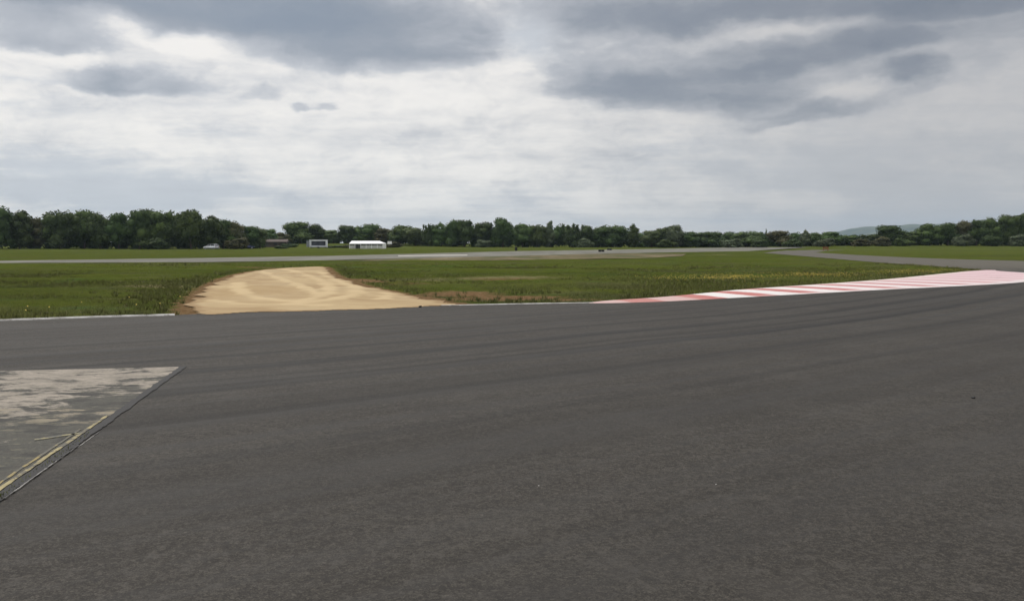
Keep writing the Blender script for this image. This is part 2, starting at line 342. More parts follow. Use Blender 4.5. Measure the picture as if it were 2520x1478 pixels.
# ------------------------------------------------------------------ asphalt
TC = (-75.0, 107.0)                          # centre of the racing line's curve
def asphalt_fn(k, b):
    p = k.pos(); x, y, z = k.xyz(p)
    rel = k.vec('SUBTRACT', p, (TC[0], TC[1], 0)); rx, ry, _ = k.xyz(rel)
    wob = k.math('MULTIPLY', k.math('SUBTRACT', k.noise(p, .09, 3), .5), 1.1)
    r = k.math('ADD', k.vec('LENGTH', k.comb(rx, ry)), wob); th = k.math('ARCTAN2', ry, rx)
    arc = k.math('MULTIPLY', th, 120.0)
    rt = k.comb(k.math('MULTIPLY', r, 3.2), k.math('MULTIPLY', arc, .05), 0.0)
    streak = k.noise(rt, 1.0, 5, .62)
    rt2 = k.comb(k.math('MULTIPLY', r, .8), k.math('MULTIPLY', arc, .03), 4.0)
    lane = k.noise(rt2, 1.0, 3, .5)
    agg = k.math('ADD', k.math('MULTIPLY', k.noise(p, 105, 2, .8), .5), k.math('MULTIPLY', k.noise(p, 36, 3, .8), .5)); agg2 = k.voro(p, 70, out='Color'); blot = k.noise(p, .35, 5, .6); blot2 = k.noise(p, 2.2, 4, .6)
    c = k.mix(k.mr(blot, .38, .62), (0.0374, 0.0330, 0.0278), (0.0463, 0.0418, 0.0354))
    c = k.mix(k.mr(blot2, .3, .75, 0, .35), c, (0.0314, 0.0282, 0.0243))
    c = k.mix(k.mr(agg, .50, .61, 0, .95), c, (0.0784, 0.0708, 0.0588))
    c = k.mix(k.mr(agg, .49, .39, 0, .95), c, (0.0165, 0.0151, 0.0130))
    mott = k.noise(p, 9, 4, .75); mot2 = k.noise(k.vec('ADD', p, (9, 4, 0)), .9, 5, .7)
    c = k.mix(k.mr(mott, .5, .68, 0, .45), c, (0.0721, 0.0661, 0.0589)); c = k.mix(k.mr(mott, .5, .34, 0, .5), c, (0.0247, 0.0226, 0.0206))
    c = k.mix(k.mr(mot2, .52, .66, 0, .3), c, (0.0680, 0.0621, 0.0550)); c = k.mix(k.mr(mot2, .48, .34, 0, .35), c, (0.0309, 0.0280, 0.0255))
    win = k.math('MULTIPLY', k.mr(r, 131, 123), k.mr(r, 108, 114))
    c = k.mix(k.math('MULTIPLY', k.mr(streak, .48, .68, 0, .6), k.mr(r, 128, 121, .45, 1)), c, (0.0224, 0.0202, 0.0176))
    c = k.mix(k.math('MULTIPLY', k.mr(lane, .46, .64, 0, .38), win), c, (0.0232, 0.0210, 0.0183))
    for r0, wd, s in ((120.3, .12, .8), (120.02, .05, .5), (118.75, .11, .75), (118.5, .05, .5), (117.4, .09, .6), (116.5, .07, .5), (115.7, .08, .5), (121.9, .09, .4), (119.6, .06, .45), (114.6, .08, .45), (123.6, .10, .3), (113.2, .08, .35), (111.6, .09, .3)):
        m = k.mr(k.math('ABSOLUTE', k.math('SUBTRACT', r, r0)), wd * 2.2, wd * .8, 0, s)
        fade = k.mr(k.noise(k.comb(k.math('MULTIPLY', arc, .07), r0 * 3.7, 1.0), 1.0, 3), .28, .52, .4, 1)
        c = k.mix(k.math('MULTIPLY', m, fade), c, (0.0168, 0.0160, 0.0152))
    far_sheen = k.mr(k.math('ADD', y, k.math('MULTIPLY', blot, 14)), 50, 78)  # far road's grazing reflection put into the colour as a paler tone
    c = k.mix(k.math('MULTIPLY', far_sheen, .85), c, k.mix(blot2, (0.0894, 0.0801, 0.0597), (0.1185, 0.1093, 0.0884)))
    sp = k.xyz(agg2)[0]
    c = k.mix(k.mr(sp, .975, .995, 0, .3), c, (0.1121, 0.1011, 0.0818))
    k.put(b.inputs['Base Color'], c)
    k.put(b.inputs['Roughness'], k.mr(streak, .4, .7, .84, .7))
    k.put(b.inputs['Normal'], k.bump(k.math('ADD', agg, k.math('MULTIPLY', sp, .3)), .5, .006))
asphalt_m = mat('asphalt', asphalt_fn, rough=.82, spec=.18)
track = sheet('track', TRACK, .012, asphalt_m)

def runway_fn(k, b):
    p = k.pos(); n = k.noise(k.mapping(p, rot=(0, 0, R(-48)), sc=(.25, .04, 1)), 1.0, 5, .6); n2 = k.noise(p, .6, 5)
    c = k.mix(k.mr(n, .3, .7), (.115, .112, .090), (.185, .18, .15)); c = k.mix(k.mr(n2, .4, .8, 0, .4), c, (.12, .115, .1))
    k.put(b.inputs['Base Color'], c)
runway_m = mat('weathered_runway', runway_fn, rough=.9, spec=.2)
sheet('runway', [tuple(p) for p in RUNWAY], .03, runway_m, ztf)
pale_m = simple('pale_concrete', (.42, .40, .36), .85, .2, scale=.5)
sheet('runway_slab', [g(980, 629), g(1150, 627), g(1150, 629.5), g(980, 631.5)], .05, pale_m)
def tan_fn(k, b):
    p = k.pos(); n = k.noise(k.mapping(p, rot=(0, 0, R(-52)), sc=(.22, .03, 1)), 1.0, 5, .65)
    c = k.mix(k.mr(n, .36, .56), (.075, .080, .030), (.125, .100, .052)); c = k.mix(k.mr(n, .5, .68), c, (.19, .155, .09))
    k.put(b.inputs['Base Color'], c)
sheet('dirt_verge', TAN_LO + TAN_UP, .036, mat('dry_verge', tan_fn, rough=.95, spec=.1))

# ------------------------------------------------------------------ sand turning
def sand_fn(k, b):
    p = k.pos(); rel = k.vec('SUBTRACT', p, (7, 49, 0)); rx, ry, _ = k.xyz(rel)
    wob = k.math('MULTIPLY', k.math('SUBTRACT', k.noise(p, .22, 3), .5), 5.0)
    r = k.math('ADD', k.vec('LENGTH', k.comb(rx, ry)), wob)
    arc = k.math('MULTIPLY', k.math('ARCTAN2', ry, rx), 20.0)
    s = k.noise(k.comb(k.math('MULTIPLY', r, .5), k.math('MULTIPLY', arc, .09), 0.0), 1.0, 4, .6)
    s2 = k.noise(k.comb(k.math('MULTIPLY', r, 2.2), k.math('MULTIPLY', arc, .25), 3.0), 1.0, 3, .6)
    n = k.noise(p, 1.2, 6, .65); n2 = k.noise(p, .25, 3)
    c = k.mix(k.mr(s, .36, .62), (0.3267, 0.2315, 0.1247), (0.4257, 0.3201, 0.1802))
    c = k.mix(k.mr(s2, .45, .7, 0, .45), c, (0.4950, 0.3792, 0.2218))
    c = k.mix(k.mr(n, .45, .75, 0, .5), c, (0.3267, 0.2315, 0.1201))
    c = k.mix(k.mr(n2, .5, .7, 0, .5), c, (0.4455, 0.3546, 0.2218))
    c = k.mix(k.mr(k.math('ADD', k.attr('dark_patch'), k.math('MULTIPLY', k.math('SUBTRACT', n, .5), .8)), .2, .8, 0, .6), c, (0.3366, 0.2364, 0.1201))
    c = k.mix(k.mr(k.math('ADD', k.attr('ridge'), k.math('MULTIPLY', k.math('SUBTRACT', n, .5), .9)), .1, 1.0, 0, .8), c, (0.5247, 0.4038, 0.2356))
    rim = k.mr(k.math('ADD', k.attr('rim'), k.math('MULTIPLY', k.math('SUBTRACT', n, .5), 1.6)), .5, 1.0, 0, .8)
    c = k.mix(rim, c, (0.2673, 0.1773, 0.0924))
    k.put(b.inputs['Base Color'], c)
    k.put(b.inputs['Normal'], k.bump(k.math('ADD', s, k.math('MULTIPLY', n, .5)), .7, .10))
sand_m = mat('sand', sand_fn, rough=.95, spec=.1)
sx = np.arange(-19, 1.5, .13); sy = np.concatenate([np.arange(21, 34, .12), np.arange(34, 66, .3)]); SX, SY = np.meshgrid(sx, sy)
ins = inpoly(SX, SY, SAND); dS = dpoly(SX, SY, SAND)
rag = dS * np.where(ins, 1, -1) + (vnoise(SX, SY, .9, 9) - .5) * .5
ZS = .020 + .05 * sst(rag, .1, 1.6) + (vnoise(SX, SY, 1.5, 11) - .5) * .03 * sst(rag, .2, 1)
keep = rag > 0
I = np.arange(SX.size).reshape(SX.shape)
kq = keep[:-1, :-1] & keep[:-1, 1:] & keep[1:, 1:] & keep[1:, :-1]
F = np.stack([I[:-1, :-1], I[:-1, 1:], I[1:, 1:], I[1:, :-1]], -1)[kq]
RIDGES = [((587, 698), (585, 712), (604, 733), (665, 746), (740, 749)), ((700, 664), (746, 676), (800, 698), (817, 715), (800, 732), (733, 751)),
          ((790, 672), (830, 690), (868, 705), (884, 721), (866, 735), (800, 746), (720, 755)), ((949, 722), (959, 732), (942, 743)), ((640, 668), (690, 690), (760, 715), (780, 730)), ((520, 742), (600, 756), (800, 757))]
ridge = np.zeros(SX.shape)
for i_, P in enumerate(RIDGES):
    P = chaikin([g(*q) for q in P], 2); d_ = dpoly(SX, SY, P, False) + (vnoise(SX, SY, .7, 50 + i_) - .5) * .35
    ridge = np.maximum(ridge, sst(d_, .55 if i_ < 3 else .4, .08) * (.55 + .6 * vnoise(SX, SY, 1.3, 60 + i_)))
ZS = ZS + ridge * .03
dark_patch = ell(SX, SY, g(632, 716), 1.7, 3.4, R(20)) * 1.2 + .6 * ell(SX, SY, g(520, 735), 1.2, 4, R(10))  # darker oval patches towards the left of the sand
sme = mesh_np('sand_path', np.stack([SX, SY, ZS], -1).reshape(-1, 3), F, True)
for nm, arr in (('ridge', ridge), ('dark_patch', dark_patch)):
    a = sme.attributes.new(nm, 'FLOAT', 'POINT'); a.data.foreach_set('value', arr.astype(np.float32).ravel())
a = sme.attributes.new('rim', 'FLOAT', 'POINT'); a.data.foreach_set('value', sst(rag, .9, 0).astype(np.float32).ravel())
bm = bmesh.new(); bm.from_mesh(sme); bmesh.ops.delete(bm, geom=[v for v in bm.verts if not v.link_faces], context='VERTS'); bm.to_mesh(sme); bm.free()
tag(link('sand_path', sme, sand_m), kind='structure')

# ------------------------------------------------------------------ kerbs and painted lines
def strip(name, A, B, z, m, n=120, prof=None, cross=1, kind='structure'):
    def rs(P):
        P = np.array(P, float); s = np.concatenate([[0], np.cumsum(np.hypot(*np.diff(P, axis=0).T))])
        t = np.linspace(0, s[-1], n); return np.stack([np.interp(t, s, P[:, 0]), np.interp(t, s, P[:, 1])], -1), t
    PA, t = rs(A); PB, _ = rs(B)
    V = []; U = []
    for i in range(n):
        for j in range(cross + 1):
            q = j / cross; p = PA[i] * (1 - q) + PB[i] * q
            V.append((p[0], p[1], z + (prof(q, i / (n - 1)) if prof else 0))); U.append((t[i], q))
    I = np.arange(len(V)).reshape(n, cross + 1)
    F = np.stack([I[:-1, :-1], I[:-1, 1:], I[1:, 1:], I[1:, :-1]], -1).reshape(-1, 4)
    me = mesh_np(name, V, F)
    uv = me.uv_layers.new(name='UVMap'); li = np.empty(len(me.loops), np.int32); me.loops.foreach_get('vertex_index', li)
    uv.data.foreach_set('uv', np.array(U, np.float32)[li].ravel())
    bm = bmesh.new(); bm.from_mesh(me); bmesh.ops.recalc_face_normals(bm, faces=bm.faces)
    if sum(f.normal.z for f in bm.faces) < 0: bmesh.ops.reverse_faces(bm, faces=bm.faces)
    bm.to_mesh(me); bm.free()
    return tag(link(name, me, m), kind=kind)
def kerb_fn(k, b):
    uv = k.n.new('ShaderNodeUVMap').outputs[0]; u, v, _ = k.xyz(uv); p = k.pos()
    n = k.noise(p, 1.5, 5, .65); n2 = k.noise(p, 14, 4, .6)
    ph = k.math('FRACT', k.math('DIVIDE', k.math('ADD', u, k.math('MULTIPLY', k.math('SUBTRACT', n, .5), .35)), 2.5))
    st = k.math('MULTIPLY', k.mr(ph, .46, .54), k.mr(ph, 1.0, .92))
    wear = k.mr(u, 5, 34, .0, 1.0)
    red = k.mix(wear, (.44, .14, .125), (.565, .385, .41))
    white = k.mix(wear, (.70, .67, .65), (.60, .45, .46))
    first = k.mr(u, 4.4, 3.9)
    c = k.mix(st, white, red); c = k.mix(k.math('MULTIPLY', first, .65), c, (.45, .20, .175))
    c = k.mix(k.mr(n2, .55, .8, 0, .5), c, (.34, .27, .255)); c = k.mix(k.mr(n, .55, .8, 0, .3), c, (.5, .41, .4))
    c = k.mix(k.math('MULTIPLY', k.mr(v, .86, .9), k.mr(u, 5, 9, 0, .7)), c, (.62, .58, .565))
    c = k.mix(k.math('MULTIPLY', k.mr(k.math('ADD', v, k.math('MULTIPLY', n, .1)), .22, .10), k.mr(u, 8, 12, 0, .7)), c, (.66, .57, .50))
    scuff = k.noise(k.comb(k.math('MULTIPLY', u, .12), k.math('MULTIPLY', v, 7), 0.0), 1.0, 5, .7)
    c = k.mix(k.mr(scuff, .56, .74, 0, .5), c, (.30, .22, .22))
    k.put(b.inputs['Base Color'], c)
kerb_m = mat('painted_kerb', kerb_fn, rough=.7, spec=.3)
strip('kerb', chaikin(KIN, 2), chaikin(KOUT, 2), .015, kerb_m, 160, lambda q, s: .055 * math.sin(min(1, s * 6) * math.pi / 2) * math.sin(math.pi * (1 - q) * .5) * (1 if q > .0 else .4), 6)
def edging_fn(k, b):
    p = k.pos(); n = k.noise(p, 2.0, 5, .65); n2 = k.noise(p, 9, 4, .65)
    c = k.mix(k.mr(n, .38, .62), (.50, .49, .47), (.34, .33, .31)); c = k.mix(k.mr(n2, .5, .72, 0, .8), c, (.17, .16, .14))
    k.put(b.inputs['Base Color'], c)
edging_m = mat('whitewashed_edging', edging_fn, rough=.85, spec=.2)
def edging(name, P, wd=.16, h=.035):
    P = np.array(chaikin(P, 2)); T = np.gradient(P, axis=0); T /= np.hypot(T[:, 0], T[:, 1])[:, None]; Nn = np.stack([T[:, 1], -T[:, 0]], -1)
    pr = [(0, .0), (.01, h), (wd - .03, h), (wd, .0)]
    V = []; 
    for i, p in enumerate(P):
        for o_, z_ in pr: q = p + Nn[i] * (o_ - .03); V.append((q[0], q[1], .008 + z_))
    I = np.arange(len(V)).reshape(len(P), 4)
    F = np.stack([I[:-1, :-1], I[1:, :-1], I[1:, 1:], I[:-1, 1:]], -1).reshape(-1, 4)
    tag(link(name, mesh_np(name, V, F), edging_m), kind='structure')
edging('kerb_edging', [(-26, 12.2), (-18, 16.2)] + [g(*p) for p in ((0, 790), (215, 782), (430, 776))])
edging('kerb_edging', [g(*p) for p in ((1085, 752.5), (1300, 748), (1460, 745.6))], .12, .02)

# ------------------------------------------------------------------ old concrete pad
def pad_fn(k, b):
    p = k.pos(); x, y, _ = k.xyz(p)
    q = k.mapping(p, rot=(0, 0, R(-28)), sc=(.9, 1.5, 1))
    n = k.noise(q, 1.05, 9, .70, .3); n2 = k.noise(k.mapping(q, loc=(5, 2, 0)), 2.4, 8, .70, .3); fine = k.noise(p, 40, 4, .7)
    c = k.mix(k.mr(fine, .35, .65), (0.0528, 0.0520, 0.0432), (0.0840, 0.0800, 0.0664))
    c = k.mix(k.mr(n2, .5, .58, 0, .9), c, (0.0360, 0.0344, 0.0312)); c = k.mix(k.mr(n2, .44, .3, 0, .7), c, (0.0760, 0.0736, 0.0528))
    along = k.math('ADD', x, k.math('MULTIPLY', y, -.20))                 # distance in from the long edge
    lev = k.math('ADD', k.mr(y, 7.0, 11.6, .06, -.06), k.mr(along, -7.4, -6.2, -.03, .06))
    pt = k.mr(k.math('SUBTRACT', k.math('ADD', n, k.math('MULTIPLY', k.math('SUBTRACT', n2, .5), -.55)), lev), .47, .56)
    pt = k.math('MULTIPLY', pt, k.mr(fine, .3, .5, .6, 1))
    c = k.mix(pt, c, k.mix(k.mr(n2, .35, .65), (.32, .28, .23), (.20, .178, .145)))
    c = k.mix(k.math('MULTIPLY', k.mr(y, 9.1, 8.9), k.math('MULTIPLY', k.mr(y, 8.0, 8.5), k.mr(n2, .5, .42))), c, (0.2400, 0.2040, 0.1440))
    st = k.noise(k.mapping(p, loc=(2, 9, 0), rot=(0, 0, R(-28)), sc=(1.2, 3.0, 1)), 2.6, 8, .72)
    c = k.mix(k.mr(st, .53, .62, 0, .75), c, (.058, .052, .044)); c = k.mix(k.mr(st, .44, .36, 0, .6), c, (.17, .152, .105))
    k.put(b.inputs['Base Color'], c); k.put(b.inputs['Normal'], k.bump(fine, .4, .006))
pad_m = mat('worn_painted_concrete', pad_fn, rough=.85, spec=.25)
sheet('concrete_pad', PAD, .016, pad_m)
E0 = np.array(g(445, 905)); E1 = np.array(g(278, 1024)); E2 = np.array((-3.47, 5.94)); E3 = np.array((-3.1, 3.6))
def eline(t): # along the pad's long edge, t in 0..3
    P = [E0, E1, E2, E3]; i = min(int(t), 2); f = t - i; return P[i] * (1 - f) + P[i + 1] * f
def worn(name, col, cover, sc=9.0, dark=(.06, .057, .055)):
    def fn(k, b):
        p = k.pos(); n = k.noise(p, sc, 5, .7); n2 = k.noise(p, sc * .3, 4, .6)
        c = k.mix(k.mr(n, .35, .65), col, tuple(q * .75 for q in col)); c = k.mix(k.mr(k.math('ADD', n, k.math('MULTIPLY', n2, .6)), cover, cover + .08), c, dark)
        k.put(b.inputs['Base Color'], c)
    return mat(name, fn, rough=.75, spec=.3)
def offs(ts, o, jit=0.0, seed=1):
    r = np.random.default_rng(seed); out = []
    for t in ts:
        p = eline(t); d = eline(min(t + .02, 3)) - eline(max(t - .02, 0)); d /= np.hypot(*d); n = np.array((d[1], -d[0]))
        out.append(tuple(p + n * (o + (r.random() - .5) * jit)))
    return out
def ribbon(name, t0, t1, o0, o1, z, m, n=40, jit=0.0):
    ts = np.linspace(t0, t1, n)
    return strip(name, offs(ts, o0, jit, 1), offs(ts, o1, jit, 2), z, m, n)
joint_m = worn('bitumen_joint', (.022, .021, .021), 1.0, 12, (.07, .066, .062))
ribbon('asphalt_joint', 0, 3, .012, -.075, .020, joint_m, 160, .03)
ribbon('painted_line', 1.30, 1.52, -.092, -.101, .0165, worn('thin_white_paint', (.26, .25, .235), .80, 6), 60, .006)
ribbon('painted_line', 1.50, 2.08, -.082, -.092, .024, worn('thin_white_dash', (.26, .25, .235), .78, 4), 60, .006)
ribbon('painted_line', 1.02, 3, .016, .052, .0245, worn('yellow_paint', (.34, .285, .14), .80, 9, (.11, .10, .075)), 80, .012)
ribbon('painted_line', 1.25, 3, .088, .113, .0205, worn('old_yellow_paint', (.28, .22, .09), .76, 9, (.10, .095, .075)), 80, .012)
strip('painted_line', [g(85, 1085), g(150, 1075), g(208, 1068)], [g(85, 1089), g(150, 1079), g(208, 1070)], .0205, worn('yellow_dash', (.25, .22, .12), .72, 10, (.1, .098, .08)), 20)

# ------------------------------------------------------------------ grass (stuff)
def blades(n, xr, yr, h0, h1, wd, seed, dens=None):
    r = np.random.default_rng(seed)
    X = r.uniform(*xr, n); Y = r.uniform(*yr, n)
    ok = ~inpoly(X, Y, TRACK) & ~inpoly(X, Y, RUNWAY) & ~inpoly(X, Y, TAN_LO + TAN_UP)
    ds = dpoly(X, Y, SAND); sm = np.where(inpoly(X, Y, SAND), 0, ds)
    so = soilmask(X, Y, sm)
    ok &= ((sm > .15) & (r.random(n) > so * 1.35)) & (np.abs(X) < Y * .62 + 4)
    ok &= vnoise(X, Y, .8, 21) * .6 + vnoise(X, Y, 3.5, 22) * .4 + r.random(n) * .5 > .45
    X, Y = X[ok], Y[ok]; n = len(X)
    h = r.uniform(h0, h1, n) * (.6 + .9 * vnoise(X, Y, 2.2, 5)); a = r.uniform(0, 6.283, n); l = r.uniform(.1, .6, n) * h; la = r.uniform(0, 6.283, n)
    dx, dy = np.cos(a) * wd * .5, np.sin(a) * wd * .5; z0 = zt(X, Y) - .02
    V = np.stack([np.stack([X - dx, Y - dy, z0], -1), np.stack([X + dx, Y + dy, z0], -1), np.stack([X + np.cos(la) * l, Y + np.sin(la) * l, z0 + h + .03], -1)], 1).reshape(-1, 3)
    return V
def tufts(n, xr, yr, per, h0, h1, wd, spread, seed):
    r = np.random.default_rng(seed); X = r.uniform(*xr, n); Y = r.uniform(*yr, n)
    sm = np.where(inpoly(X, Y, SAND), 0, dpoly(X, Y, SAND)); dt = dpoly(X, Y, TRACK)
    ok = (~inpoly(X, Y, TRACK) | (dt < .07)) & ~inpoly(X, Y, RUNWAY) & (sm > .2) & (r.random(n) > soilmask(X, Y, sm)) & (np.abs(X) < Y * .62 + 4)
    ok &= (vnoise(X, Y, 2.6, 71) * .6 + vnoise(X, Y, 7, 72) * .6 + r.random(n) * .4 > .82) | (dt < .35)
    X, Y = X[ok], Y[ok]; n = len(X); hs = r.uniform(h0, h1, n)
    X = np.repeat(X, per) ; Y = np.repeat(Y, per); hs = np.repeat(hs, per); m = len(X)
    a = r.uniform(0, 6.283, m); rr_ = spread * np.sqrt(r.random(m)); h = hs * r.uniform(.6, 1.1, m)
    bx, by = X + np.cos(a) * rr_, Y + np.sin(a) * rr_; tx, ty = X + np.cos(a) * rr_ * 2.4, Y + np.sin(a) * rr_ * 2.4
    q = r.uniform(0, 6.283, m); dx, dy = np.cos(q) * wd * .5, np.sin(q) * wd * .5; z0 = zt(X, Y)
    return np.stack([np.stack([bx - dx, by - dy, z0], -1), np.stack([bx + dx, by + dy, z0], -1), np.stack([tx, ty, z0 + h + .05], -1)], 1).reshape(-1, 3)
VV = np.concatenate([blades(150000, (-24, 32), (14, 36), .03, .09, .020, 1), blades(130000, (-32, 36), (30, 62), .04, .10, .035, 2),
                     tufts(9000, (-24, 26), (14, 40), 14, .05, .13, .022, .06, 11), tufts(5000, (-36, 36), (36, 75), 10, .05, .13, .04, .10, 12)])
rj = np.random.default_rng(15); jt = rj.uniform(1.3, 2.9, 900) ** 1.0; jw = []
for t in jt:                                # moss and seedlings in the open joint beside the pad
    if rj.random() > (.9 if t > 2.0 else .35): continue
    p = eline(t) + rj.normal(0, .018, 2) + np.array((.035, -.01)); a = rj.uniform(0, 6.28); h = rj.uniform(.008, .03) * (1.3 if t > 2.1 else .7)
    jw += [(p[0] - .004 * math.cos(a), p[1] - .004 * math.sin(a), .016), (p[0] + .004 * math.cos(a), p[1] + .004 * math.sin(a), .016), (p[0] + rj.normal(0, .01), p[1] + rj.normal(0, .01), .02 + h)]
VV = np.concatenate([VV, np.array(jw)])
F = np.arange(len(VV)).reshape(-1, 3)
def blade_fn(k, b):
    p = k.pos(); c, fine, mid = grass_col(k, p)
    isl = k.n.new('ShaderNodeNewGeometry').outputs['Random Per Island']
    c = k.mix(k.mr(isl, .0, 1.0, 0.2, .8, False), c, (.175, .18, .06)); c = k.mix(k.mr(isl, .9, .93, 0, .7), c, (.25, .22, .12))
    k.put(b.inputs['Base Color'], c)
    nn = k.vec('NORMALIZE', k.vec('ADD', k.vec('MULTIPLY', k.n.new('ShaderNodeNewGeometry').outputs['Normal'], (.45, .45, .45)), (0, 0, 1)))
    k.put(b.inputs['Normal'], nn)
tag(link('grass', mesh_np('grass', VV, F), mat('grass_blades', blade_fn, rough=.9, spec=.04)), 'short rough green grass between the track and the far runway', 'grass', kind='stuff')
# buttercups in the grass behind the kerb
r = np.random.default_rng(5); n = 5000
t = r.random(n); P0 = np.array(g(1690, 690)); P1 = np.array(g(2330, 669))
X = P0[0] + (P1[0] - P0[0]) * t + r.normal(0, 1.5, n); Y = P0[1] + (P1[1] - P0[1]) * t + r.normal(0, 1.3, n)
ok = ~inpoly(X, Y, TRACK) & (vnoise(X, Y, 1.4, 31) * .7 + r.random(n) * .45 > .62); X, Y = X[ok], Y[ok]
X2 = r.uniform(-20, -9, 14); Y2 = r.uniform(21, 26, 14); X = np.concatenate([X, X2]); Y = np.concatenate([Y, Y2]); ok = ~inpoly(X, Y, TRACK) & ~inpoly(X, Y, SAND); X, Y = X[ok], Y[ok]
n = len(X); hz = r.uniform(.07, .16, n); V = []
for j in range(5):
    a = j * 1.2566; V.append(np.stack([X + .018 * math.cos(a), Y + .018 * math.sin(a), hz + (.02 if j % 2 else .0)], -1))
V = np.stack(V, 1).reshape(-1, 3)
tag(link('buttercups', mesh_np('buttercups', V, np.arange(n * 5).reshape(-1, 5)), simple('petals', (.50, .36, .04), .6, .3)), 'yellow buttercups scattered in the grass behind the striped kerb', 'wildflowers', kind='stuff')

# ------------------------------------------------------------------ trees
def leaf_fn(c0, c1, c2):
    def fn(k, b):
        geo = k.n.new('ShaderNodeNewGeometry'); isl = geo.outputs['Random Per Island']; oi = k.n.new('ShaderNodeObjectInfo').outputs['Random']
        t = k.n.new('ShaderNodeTexCoord').outputs['Object']; n = k.noise(t, .5, 3, .6)
        c = k.mix(k.mr(isl, 0, 1, 0, 1, False), c0, c1); c = k.mix(k.mr(n, .42, .68, 0, .75), c, c2)
        h = k.n.new('ShaderNodeHueSaturation'); k.put(h.inputs['Color'], c); k.put(h.inputs['Hue'], k.mr(oi, 0, 1, .485, .515, False)); k.put(h.inputs['Value'], k.mr(oi, 0, 1, .8, 1.2, False))
        k.put(b.inputs['Base Color'], h.outputs[0])
    return fn
LEAF = {'dark': mat('leaves_dark', leaf_fn((0.0317, 0.0547, 0.0169), (0.0634, 0.0991, 0.0260), (0.0793, 0.1127, 0.0286)), rough=.75, spec=.2),
        'mid': mat('leaves_mid', leaf_fn((0.0412, 0.0717, 0.0195), (0.0825, 0.1230, 0.0312), (0.1110, 0.1452, 0.0364)), rough=.75, spec=.2),
        'pale': mat('leaves_pale', leaf_fn((0.0666, 0.0991, 0.0364), (0.1190, 0.1623, 0.0585), (0.1507, 0.1879, 0.0715)), rough=.75, spec=.2),
        'grey': mat('leaves_grey', leaf_fn((0.0714, 0.0956, 0.0494), (0.1269, 0.1571, 0.0832), (0.1427, 0.1708, 0.0936)), rough=.75, spec=.2),
        'bronze': mat('leaves_bronze', leaf_fn((0.0508, 0.0581, 0.0234), (0.0952, 0.0922, 0.0364), (0.1190, 0.1059, 0.0442)), rough=.75, spec=.2)}
BARK = simple('bark', (.075, .060, .045), .9, .2, scale=3)
ICO = bmesh.new(); bmesh.ops.create_icosphere(ICO, subdivisions=2, radius=1.0)
ICO_V = np.array([v.co[:] for v in ICO.verts]); ICO_F = np.array([[v.index for v in f.verts] for f in ICO.faces]); ICO.free()
def lump_leaves(lumps, per, size, r, core=.72):
    V, F, nv = [], [], 0
    for (cx, cy, cz, rx, ry, rz) in lumps:
        s = ICO_V * (1 + (r.random((len(ICO_V), 1)) - .5) * .45) * core * np.array((rx, ry, rz)) + np.array((cx, cy, cz))
        V.append(s); F.append(ICO_F + nv); nv += len(s)
        m = int(per * (rx * ry + rx * rz + ry * rz) / 3)
        d = r.normal(size=(m, 3)); d /= np.linalg.norm(d, axis=1)[:, None]
        rad = core * .9 + (1.12 - core * .9) * r.random((m, 1)) ** .8
        p = d * rad * np.array((rx, ry, rz)) + np.array((cx, cy, cz))
        nrm = d * .8 + r.normal(size=(m, 3)) * .6; nrm /= np.linalg.norm(nrm, axis=1)[:, None]
        ta = np.cross(nrm, r.normal(size=(m, 3))); ta /= np.linalg.norm(ta, axis=1)[:, None]; tb = np.cross(nrm, ta)
        sz = size * r.uniform(.5, 1.3, (m, 1)); sz2 = sz * r.uniform(.45, .9, (m, 1))
        q = np.stack([p + ta * sz, p + tb * sz2, p - ta * sz], 1); q2 = np.stack([p + ta * sz, p - ta * sz * .9, p - tb * sz2 * .8 + nrm * sz * .2], 1)
        V.append(q.reshape(-1, 3)); F.append(np.arange(m * 3).reshape(-1, 3) + nv); nv += m * 3
        V.append(q2.reshape(-1, 3)); F.append(np.arange(m * 3).reshape(-1, 3) + nv); nv += m * 3
    return np.concatenate(V), np.concatenate(F)
